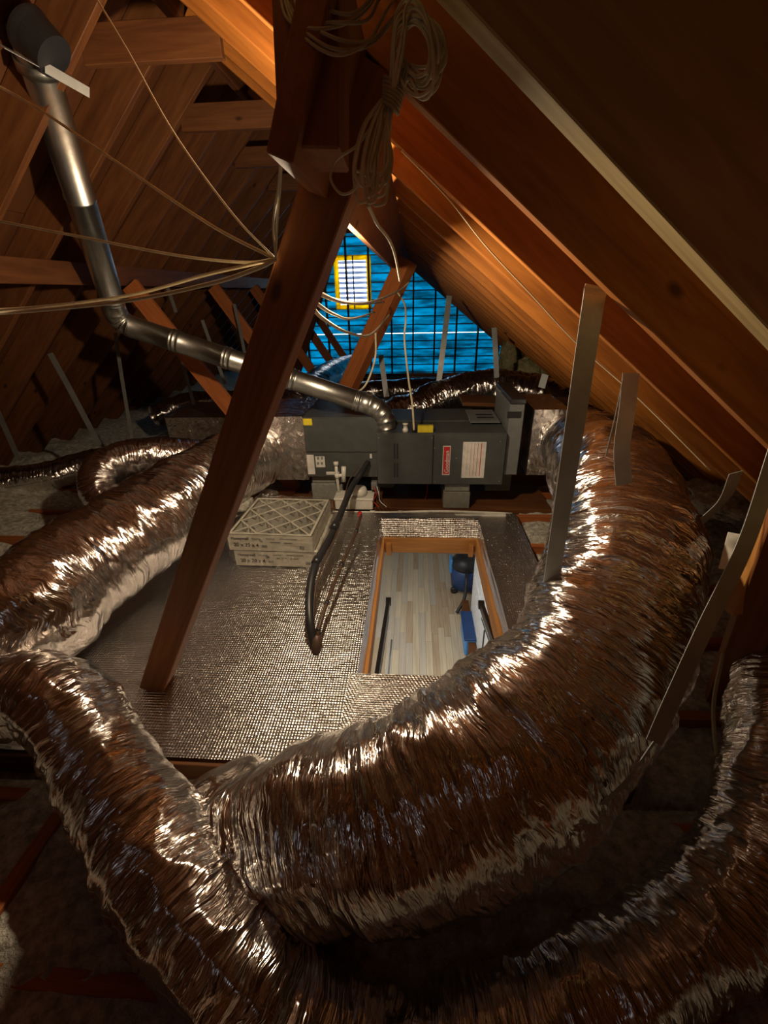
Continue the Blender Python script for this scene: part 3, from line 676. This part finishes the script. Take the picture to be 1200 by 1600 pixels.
for (yy, lab) in ((3.3, 'nearest orange brace between left purlin and floor crossing behind the flue'), (4.7, 'second diagonal brace under the left purlin beyond the flue'), (5.9, 'third diagonal brace under the left purlin near the post'), (7.1, 'fourth diagonal brace seen against the blue wall at its left'), (8.2, 'farthest low diagonal brace before the blue gable')):
    props(timber('diagonal_brace', (-1.96, yy, 1.50), (-.95, yy+.05, -.10), .038, .12, W_JOIST, None, (0, 0, 1), bev=.002), lab, 'brace')
props(timber('strut', at(530, 350, Y=5.6), at(455, 610, Y=6.2), .05, .12, W_DECK, None, (0, 0, 1)), 'thin dark slanted strut in front of the vent window wall', 'strut')
props(timber('girder', (-1.08, -.8, -.08), (-1.08, .90, -.08), .045, .17, W_JOIST), 'reddish beam running under the platform at lower left', 'beam')
props(timber('brace_post', at(1118, 1115, Z=-.16), at(1260, 760, d=1.06), .10, .06, W_POST, None, (-.5, -1, 0), bev=.003), 'dark brace post at the right edge behind the grey strap', 'post')
props(timber('edge_board', at(1150, 955, d=1.38), at(1240, 740, d=1.10), .05, .03, W_HATCH, None, (.2, -1, 0), bev=.002), 'orange edged board fixed along the right brace post', 'board')

# bulb hanging behind the post head
bl = empty('bulb_lamp', BULB, 'bare warm bulb behind the head of the leaning post', 'lamp')
MB().lathe([(.014, .0), (.018, .01), (.018, .04), (.012, .05)], Matrix.Translation((BULB[0], BULB[1], BULB[2]+.035))).build('socket', BLACK, bl, True)
MB().tube([(BULB[0], BULB[1], BULB[2]+.085), (BULB[0], BULB[1]+.02, zr(BULB[0])+.02)], .003, 6).build('flex', BLACK, bl, True)

# ------------------------------------------------------------------ straps
def strap(pts, side, wid, label, parts=10):
    o = MB().ribbon(cr(pts, parts), side, wid).build('hanging_strap', STRAPM if pts[0].x > -.4 else STRAP_DIM); return props(o, label, 'strap', 'grey duct hanging straps')
strap([at(932, 447, d=.955), at(926, 480, d=.95), at(905, 620, d=1.03), at(878, 800, d=1.2), at(850, 985, d=1.40)], (1, .1, 0), .048, 'longest grey strap hanging from a rafter across the thickest duct')
strap([at(986, 583, d=1.22), at(980, 640, d=1.23), at(972, 700, d=1.24), at(975, 757, d=1.27)], (1, .0, 0), .045, 'grey strap ending loose on top of the thickest duct')
strap([at(974, 592, d=1.235), at(962, 650, d=1.27), at(947, 712, d=1.32)], (.5, .9, 0), .045, 'twisted thin-looking strap just left of the loose one on the thickest duct')
strap([at(1150, 738, d=1.27), at(1135, 775, d=1.33), at(1112, 800, d=1.38), at(1088, 822, d=1.42)], (1, 0, .8), .040, 'short grey strap slanting to the outer side of the thickest duct')
strap([at(1215, 700, d=.95), at(1165, 850, d=.98), at(1100, 985, d=.99), at(1050, 1095, d=1.0), at(1022, 1160, d=1.0)], (1, .1, 0), .040, 'long grey strap down the right edge in front of the brace post')
strap([at(1022, 1160, d=1.0), at(965, 1235, d=.98), at(870, 1310, d=.96), at(740, 1385, d=.96)], (.3, .3, 1), .018, 'frayed strap carrying the underside of the thickest duct')
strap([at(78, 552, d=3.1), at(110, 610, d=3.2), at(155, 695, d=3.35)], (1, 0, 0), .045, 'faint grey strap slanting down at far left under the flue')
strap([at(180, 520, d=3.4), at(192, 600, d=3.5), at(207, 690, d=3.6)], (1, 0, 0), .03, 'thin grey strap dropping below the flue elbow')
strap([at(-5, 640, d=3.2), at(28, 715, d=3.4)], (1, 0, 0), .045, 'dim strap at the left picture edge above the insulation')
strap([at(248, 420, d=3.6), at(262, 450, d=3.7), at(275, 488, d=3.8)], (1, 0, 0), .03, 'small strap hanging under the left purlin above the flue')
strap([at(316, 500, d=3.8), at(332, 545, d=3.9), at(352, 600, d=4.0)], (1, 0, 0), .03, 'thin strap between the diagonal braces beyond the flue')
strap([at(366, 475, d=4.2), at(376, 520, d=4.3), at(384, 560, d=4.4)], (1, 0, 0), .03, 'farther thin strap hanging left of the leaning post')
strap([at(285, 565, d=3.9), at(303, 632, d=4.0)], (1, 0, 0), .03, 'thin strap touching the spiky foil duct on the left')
strap([at(702, 462, d=4.1), at(694, 530, d=4.1), at(684, 610, d=4.2)], (1, 0, 0), .05, 'grey strap hanging in front of the blue wall right of the brace')
strap([at(772, 512, d=3.9), at(774, 545, d=3.9), at(776, 590, d=4.0)], (1, 0, 0), .045, 'short strap hanging at the right end of the blue wall')
strap([at(595, 555, d=4.3), at(604, 620, d=4.3)], (1, 0, 0), .05, 'strap dropping behind the lower end of the rear brace')
strap([at(852, 585, d=3.0), at(846, 606, d=3.0)], (1, 0, 0), .045, 'tiny strap above the right plenum')

# ------------------------------------------------------------------ cables
def cable(pts, r, label, m_=CABLE, n=14, group='beige cables strung across the attic', name='cable', parent=None):
    o = MB().tube(cr(pts, n), r, 7).build(name, m_, parent, True)
    if label: props(o, label, 'cable', group)
    return o
NAIL = at(431, 405, d=.88)
cable([at(-40, 338, d=1.2), at(100, 365, d=1.15), at(270, 398, d=1.05), at(380, 410, d=.95), NAIL], .0032, 'upper sagging cable from the nail on the leaning post to the left edge')
cable([at(-40, 492, d=1.0), at(60, 485, d=1.05), at(200, 470, d=1.0), at(330, 443, d=.95), at(400, 420, d=.9), NAIL], .0040, 'thick lower sagging cable from the post nail to the left edge')
cable([at(-40, 486, d=1.02), at(60, 480, d=1.06), at(200, 462, d=1.02), at(320, 430, d=.96), at(390, 414, d=.91), NAIL], .0034, 'cable just above the thick lower sagging cable')
cable([at(-20, 125, d=1.1), at(60, 170, d=1.12), at(200, 265, d=1.05), at(330, 352, d=.96), NAIL], .0034, 'cable rising from the post nail to the upper left corner past the flue')
cable([at(140, -20, d=1.1), at(200, 80, d=1.1), at(270, 205, d=1.05), at(360, 330, d=.95), NAIL], .0022, 'thin cable rising steeply from the post nail to the top edge')
cable([NAIL, at(427, 350, d=.82), at(436, 280, d=.72), at(440, 200, d=.66)], .0022, 'left one of two cables running up from the post nail')
cable([NAIL, at(433, 350, d=.82), at(438, 285, d=.73), at(442, 205, d=.66)], .0022, 'right one of two cables running up from the post nail')
RN = at(487, 452, d=.96)
cable([RN, at(530, 470, d=1.5), at(575, 473, d=2.2), at(622, 455, d=3.0), at(640, 440, d=3.2)], .006, 'upper cable sagging from the post below the vent window', n=10)
cable([RN+V((0, .01, -.004)), at(535, 472, d=1.5), at(570, 475, d=2.2), at(600, 472, d=3.1)], .005, 'second cable sagging under the vent window', n=10)
cable([at(482, 465, d=.98), at(520, 490, d=1.5), at(550, 498, d=2.0), at(585, 488, d=2.9)], .005, 'middle cable sagging across the blue wall', n=10)
cable([at(480, 470, d=.98), at(505, 498, d=1.4), at(545, 520, d=1.9), at(580, 522, d=2.5), at(610, 490, d=3.1)], .006, 'lowest cable sagging across the blue wall', n=10)
cable([at(587, 520, d=3.0), at(586, 560, d=3.1), at(572, 600, d=3.1), at(553, 617, d=3.2)], .007, 'white cable curling down the face of the rear brace', n=10)
cable([at(620, 455, d=3.2), at(632, 475, d=3.1), at(634, 500, d=3.0), at(632, 530, d=3.0), at(638, 590, d=2.95), at(644, 630, d=2.9), at(647, 672, d=2.95)], .007, 'long pale cable dropping to the gas fitting on the furnace', n=10)
cable([at(627, 235, d=1.12), at(700, 310, d=1.2), at(760, 385, d=1.25), at(830, 460, d=1.3), at(905, 540, d=1.35), at(1000, 625, d=1.35), at(1110, 735, d=1.35)], .0022, 'thin wire stapled down along the lit rafters on the right')
cable([at(575, 320, d=.66), at(590, 350, d=.75), at(615, 390, d=.95), at(625, 440, d=1.6)], .003, 'loose cable tail dropping from the tied bundle')
cable([at(1130, 1020, d=1.5), at(1115, 1100, d=1.45), at(1120, 1180, d=1.4), at(1130, 1210, d=1.4)], .006, 'dim cable hanging beside the right brace post', CABLED)
# wound bundle tied to the truss head
bun = empty('cable_bundle', at(615, 150, d=.60), 'tied bundle of spare beige cable hanging at the truss head', 'cable bundle')
rnd = random.Random(5)
for i in range(11):
    cx, cy = 640+rnd.uniform(-6, 8), 75+rnd.uniform(-12, 14); wx, wy = rnd.uniform(22, 42), rnd.uniform(40, 72); d = .58+rnd.uniform(-.02, .02); ph = rnd.uniform(-.3, .3)
    pts = [at(612+rnd.uniform(-3, 6), 150, d=.59)]
    for k in range(9):
        a_ = -math.pi*.9+k*math.pi*1.75/8+ph; pts.append(at(cx+10+wx*math.cos(a_)+wy*.1*math.sin(a_), cy-wy*math.sin(a_)*-1, d=d+.02*math.sin(k)))
    pts.append(at(615+rnd.uniform(-4, 10), 150, d=.60))
    cable(pts, .0021, None, CABLE, 6, name='upper_loop', parent=bun)
for i in range(12):
    x0 = 605+rnd.uniform(-10, 6); b_ = rnd.uniform(270, 320); xl_ = 575+rnd.uniform(-18, 10); wv = rnd.uniform(12, 24); d = .60+rnd.uniform(-.02, .03)
    pts = [at(x0, 155, d=.6), at(xl_+8, 200, d=d), at(xl_-wv*.3, 260, d=d), at(xl_, b_-6, d=d), at(xl_+wv*.5, b_, d=d), at(xl_+wv, b_-12, d=d), at(xl_+wv+4, 240, d=d+.01), at(x0+2, 185, d=.61), at(x0+2, 150, d=.6)]
    cable(pts, .0021, None, CABLE, 6, name='lower_loop', parent=bun)
cable([at(598, 170, d=.6), at(560, 225, d=.61), at(525, 250, d=.62), at(517, 280, d=.62), at(535, 303, d=.62), at(560, 285, d=.61), at(580, 200, d=.6)], .0019, None, CABLE, 8, name='stray_loop', parent=bun)
for i in range(7):
    t = i/6; c_ = at(618-t*4, 128+t*40, d=.585); a1 = at(600-t*2, 120+t*38, d=.60); a3 = at(632-t*10, 138+t*40, d=.60); a2 = at(616, 132+t*40, d=.62)
    cable([a1, c_, a3, a2, a1], .0024, None, CABLED, 6, name='binding_turn', parent=bun)
fest = empty('cable_festoon', at(520, 30, d=.58), 'slack loops of dusty cable draped across the hanging board at the top', 'cable bundle')
for i, (xa, ya, xm, ym, xb, yb) in enumerate(((436, -40, 520, 85, 602, 20), (440, -60, 510, 72, 600, 50), (436, -20, 500, 45, 596, -20), (445, -10, 530, 35, 592, 0), (450, -50, 525, 60, 604, 40), (438, -80, 540, 22, 598, -60))):
    cable([at(xa, ya, d=.56), at((xa+xm)/2-18, (ya+ym)/2+18, d=.55), at(xm, ym, d=.54), at((xm+xb)/2+12, (ym+yb)/2+14, d=.56), at(xb, yb, d=.60), at(xb+16, yb-22, d=.72)], .0020, None, CABLED, 8, name='cable_loop', parent=fest)

# ------------------------------------------------------------------ refrigerant lines, condensate gear
ls = empty('line_set', at(492, 1020, Z=.01), 'black insulated hose pair bending from the furnace down into the foil floor', 'hose')
MB().tube(cr([at(575, 722, Y=2.98), at(565, 738, Y=2.88), at(548, 765, Y=2.72), at(520, 832, d=2.5), at(494, 880, d=2.22), at(484, 925, d=2.08), at(484, 970, d=1.99), at(490, 1002, Z=.03), at(492, 1020, Z=-.02)], 12), .020, 16).build('insulated_hose', BLACK, ls, True)
for (px, py, d) in ((525, 817, 2.53), (497, 872, 2.23)):
    p = at(px, py, d=d); q = at(px-5, py+10, d=d-.02); MB().tube([p, q], .0225, 16).build('tape_wrap', BLACKP, ls, True)
MB().tube(cr([at(560, 730, Y=2.95), at(545, 752, Y=2.9), at(536, 790, d=2.8), at(527, 830, d=2.5), at(504, 885, d=2.24), at(492, 925, d=2.12), at(490, 985, Z=.03)], 10), .0045, 8).build('thin_line', COPPER, ls, True)
cl_ = cr([at(564, 805, d=2.85), at(555, 835, d=2.6), at(535, 880, d=2.35), at(515, 930, d=2.13), at(500, 975, d=1.99), at(494, 1005, Z=.025)], 10)
MB().tube(cl_, .009, 10).build('copper_line', COPPER, ls, True)
for i in (8, 20, 32, 42): MB().tube([cl_[i], cl_[i+1]], .0115, 10).build('tape_wrap', BLACK, ls, True)
MB().tube([at(495, 985, Z=.05), at(495, 1000, Z=.035), at(494, 1022, Z=-.01)], [.018, .026, .022], 14).build('sleeve', COPPER, ls, True)
MB().tube([at(562, 801, d=2.9), at(563, 808, d=2.87)], .014, 10).build('red_valve', RED, ls, True)
pv = empty('condensate_pipe', at(530, 785, Y=2.9), 'white plastic condensate pipe with trap standing before the coil cabinet', 'pipe')
p0 = at(525, 726, Y=2.97); p1 = at(530, 776, Y=2.97)
MB().tube([p0, at(526, 740, Y=2.97), p1], .012, 14).build('riser', PVC, pv, True)
MB().tube([p0+V((0, 0, -.005)), p0+V((0, 0, .022))], .018, 14).build('cap', PVC, pv, True)
MB().tube([at(526, 740, Y=2.97), at(527, 747, Y=2.97)], .017, 14).build('coupling', PVC, pv, True)
MB().tube([at(526, 744, Y=2.97), at(537, 742, Y=2.97)], .012, 14).build('tee_arm', PVC, pv, True)
MB().tube([at(537, 752, Y=2.97), at(537, 729, Y=2.97)], .017, 14).build('trap_cap', PVC, pv, True)
pm = empty('condensate_pump', at(548, 790, Y=2.85), 'pale condensate pump with rounded cover beneath the black hoses', 'pump')
a_ = at(524, 797, Y=2.86); b_ = at(582, 780, Y=2.86)
MB().box((a_.x, 2.86, .005), (b_.x, 3.0, b_.z), bev=.006).build('tank', WHITEP, pm)
MB().box((a_.x-.006, 2.855, b_.z-.012), (b_.x+.006, 3.005, b_.z+.004), bev=.004).build('lid', WHITEP, pm)
MB().lathe([(.055, 0), (.055, .04), (.045, .06), (.01, .068)], Matrix.Translation((b_.x-.10, 2.93, b_.z+.003))).build('motor_cover', WHITEP, pm, True)
dp = empty('drain_line', at(600, 800, Y=2.83), 'white plastic drain pipe lying along the platform edge behind the hatch', 'pipe')
MB().tube(cr([at(520, 800, Y=2.84), at(600, 801, Y=2.84), at(690, 799, Y=2.84), at(800, 803, Y=2.84)], 6), .010, 12).build('pipe', PVC, dp, True)
for px in (578, 622): MB().tube([at(px, 801, Y=2.84), at(px+8, 801, Y=2.84)], .016, 12).build('coupling', PVC, dp, True)
jb = empty('junction_box', at(590, 760, Y=2.95), 'small grey wiring box with red and copper wires under the furnace corner', 'box')
a_ = at(580, 766, Y=2.95); MB().box((a_.x, 2.95, a_.z), (a_.x+.045, 3.0, a_.z+.06), bev=.004).build('body', CAB2, jb)
for i in range(4):
    MB().tube(cr([at(583+i*3, 760, Y=2.94), at(588+i*2, 772, Y=2.90), at(584+i*5, 783, Y=2.9), at(592+i*6, 792, Y=2.86)], 6), .003, 6).build('wire', (RED, COPPER, PVC, COPPER)[i], jb, True)
rw = MB().tube(cr([at(668, 757, Y=3.0), at(667, 770, Y=3.05), at(664, 782, Y=3.1)], 6), .003, 6).build('thin_wire', RED, None, True); props(rw, 'thin reddish wire hanging under the furnace middle', 'wire')

# ------------------------------------------------------------------ boxed filters in clear wrap
def air_filter(cx, cy, z0, h, rot, label):
    root = empty('air_filter', (cx, cy, z0), label, 'air filter', 'stacked pleated air filters')
    M_ = Matrix.Translation((cx, cy, z0)) @ Matrix.Rotation(rot, 4, 'Z'); s = .245; e = .018
    mb = MB()
    for (a_, b_) in (((-s, -s, 0), (s, -s+.004, h)), ((-s, s-.004, 0), (s, s, h)), ((-s, -s+.004, 0), (-s+.004, s-.004, h)), ((s-.004, -s+.004, 0), (s, s-.004, h))): mb.box(a_, b_, M_)
    for (a_, b_) in (((-s, -s, h-.003), (s, -s+e, h)), ((-s, s-e, h-.003), (s, s, h)), ((-s, -s+e, h-.003), (-s+e, s-e, h)), ((s-e, -s+e, h-.003), (s, s-e, h))): mb.box(a_, b_, M_)
    mb.build('card_frame', CARD, root)
    # pleats
    vs = []; n = 26
    for i in range(n+1):
        x_ = -s+.006+(2*s-.012)*i/n; zz = h-.006 if i % 2 else .012
        vs += [M_ @ V((x_, -s+.005, zz)), M_ @ V((x_, s-.005, zz))]
    mesh_obj('pleated_media', vs, [(2*i, 2*i+2, 2*i+3, 2*i+1) for i in range(n)], MEDIA, root)
    # diamond lattice
    n = 3; L2 = s-e
    for sg in (1, -1):
        for i in range(-n+1, n):
            c_ = i*2*L2/n
            # line x*sg - y = c_
            p = []; 
            xa = max(-L2, (-L2+c_) if sg > 0 else (-L2-c_) ); xb = min(L2, (L2+c_) if sg > 0 else (L2-c_))
            if xb-xa < .03: continue
            ya = (xa-c_) if sg > 0 else (-xa-c_); yb = (xb-c_) if sg > 0 else (-xb-c_)
            timber('lattice_strip', M_ @ V((xa, ya, h-.002)), M_ @ V((xb, yb, h-.002)), .009, .0025, CARD, root, bev=0)
    return root, M_, s, h
fa, M1, s_, h_ = air_filter(-.775, 2.35, .010, .098, R(-1), 'lower of the two wrapped air filters, mostly hidden under the other')
fp = at(420, 808, Z=.21)
def place(): pass
z2 = .112
fb, M2, s_, h_ = air_filter(-.795, 2.35, z2, .104, R(-2), 'upper wrapped white air filter with diamond lattice on the foil platform')
for Mx, root, hh in ((M1, fa, .098), (M2, fb, .104)):
    RT = Mx.to_3x3().to_4x4() @ FRONT
    text('Honeywell', Mx @ V((-.225, -.2462, hh*.74)), RT, .024, INK, root, bold=.0004); text('Home', Mx @ V((-.105, -.2462, hh*.74)), RT, .022, GREYI, root)
    text('20 x 20 x 4', Mx @ V((-.215, -.2462, hh*.34)), RT, .032, INK, root, bold=.0006)
    lab = MB()
    for (xa, xb, za, zb) in ((-.02, .03, .74, .80), (.06, .16, .76, .80), (-.06, -.04, .55, .70), (.0, .06, .52, .58), (.08, .13, .52, .57), (-.05, -.02, .22, .36), (.17, .195, .18, .36)):
        lab.box((xa, -.2465, hh*za), (xb, -.2455, hh*zb), Mx)
    lab.build('printed_marks', GREYI, root)
# wrap
mbw = MB(); vs = []; n = 40; 
def wrapshell():
    xs = np.linspace(-1, 1, n); V_ = []; Fq = []
    def face(fn):
        b0 = len(V_)
        for i in range(n):
            for j in range(n):
                V_.append(fn(xs[i], xs[j]))
        for i in range(n-1):
            for j in range(n-1): Fq.append((b0+i*n+j, b0+(i+1)*n+j, b0+(i+1)*n+j+1, b0+i*n+j+1))
    H = .212; s = .252
    def wv(a_, b_, sd): return float(vn(np.array(a_*6+9.), np.array(b_*6+9.), sd))*.012
    O = V((-.787, 2.35, .0)); Q = Matrix.Rotation(R(-1.5), 4, 'Z')
    face(lambda a_, b_: O+Q @ V((a_*s, b_*s, H+.008+wv(a_, b_, 71)+(.02*max(0, b_-.75)))))
    face(lambda a_, b_: O+Q @ V((a_*s, -s-wv(a_, b_, 72), (b_+1)/2*(H+.01)+.006)))
    face(lambda a_, b_: O+Q @ V((s+wv(a_, b_, 73), a_*s, (b_+1)/2*(H+.01)+.006)))
    face(lambda a_, b_: O+Q @ V((-s-wv(a_, b_, 74), a_*s, (b_+1)/2*(H+.01)+.006)))
    return V_, Fq
v_, f_ = wrapshell(); props(mesh_obj('plastic_wrap', v_, f_, WRAP, None, True), 'crinkled clear plastic wrap around the two stacked air filters', 'wrap')

# ------------------------------------------------------------------ right and far extras
a_ = at(1128, 888, d=1.30); 
jp = empty('cover_plate', at(1145, 858, d=1.32), 'white electrical cover plate beside the right grey strap', 'cover plate')
u_ = (at(1170, 845, d=1.32)-at(1128, 880, d=1.32)); 
ML = frame_mw(at(1143, 892, d=1.31), at(1158, 836, d=1.31), at(1143, 892, d=1.31)*-1+V((0, 0, EYE)))
MB().box((-.002, -.032, -.004), (.112, .032, .002), ML, bev=.002).build('plate', WHITEP, jp)
for x_ in (.03, .08): MB().box((x_-.004, -.004, .002), (x_+.004, .004, .004), ML).build('screw', GREYI, jp)
def lump(name, c_, sx, sy, sz, m_, label, cat, seed):
    n_ = 22; vs = []; fs = []
    for i in range(n_+1):
        for j in range(n_*2):
            t = math.pi*i/n_; p = math.pi*j/n_
            r_ = 1+.35*(float(vn(np.array(3+i*.5), np.array(j*.4), seed))-.5)+.2*(float(vn(np.array(3+i*1.3), np.array(j*1.1), seed+1))-.5)
            vs.append(V(c_)+V((sx*r_*math.sin(t)*math.cos(p), sy*r_*math.sin(t)*math.sin(p), sz*r_*math.cos(t))))
    for i in range(n_):
        for j in range(n_*2): fs.append((i*n_*2+j, i*n_*2+(j+1) % (n_*2), (i+1)*n_*2+(j+1) % (n_*2), (i+1)*n_*2+j))
    return props(mesh_obj(name, vs, fs, m_, None, True), label, cat)
lump('insulation_batt', at(800, 560, Y=5.6), .14, .12, .24, YINS, 'yellowish fibreglass batt slumped at the foot of the right roof slope', 'insulation', 81)
lump('insulation_batt', at(826, 585, Y=5.2), .22, .12, .16, YINS, 'second yellowish batt beside the upright one at the eave', 'insulation', 85)
lump('insulation_batt', at(1120, 782, d=2.3), .16, .2, .07, INSUL, 'grey insulation clump at the right eave behind the thickest duct', 'insulation', 88)
lump('insulation_batt', at(375, 790, d=2.95), .10, .1, .06, INSUL, 'pale insulation tuft behind the filters', 'insulation', 91)
lump('plastic_scrap', at(420, 772, Y=2.85), .07, .05, .03, WRAP, 'crumpled clear plastic scrap behind the filters', 'plastic', 93)
props(timber('flat_board', at(720, 625, Y=3.7), at(890, 630, Y=3.7), .3, .03, W_OLD), 'flat brown board lying behind the filter box', 'board')
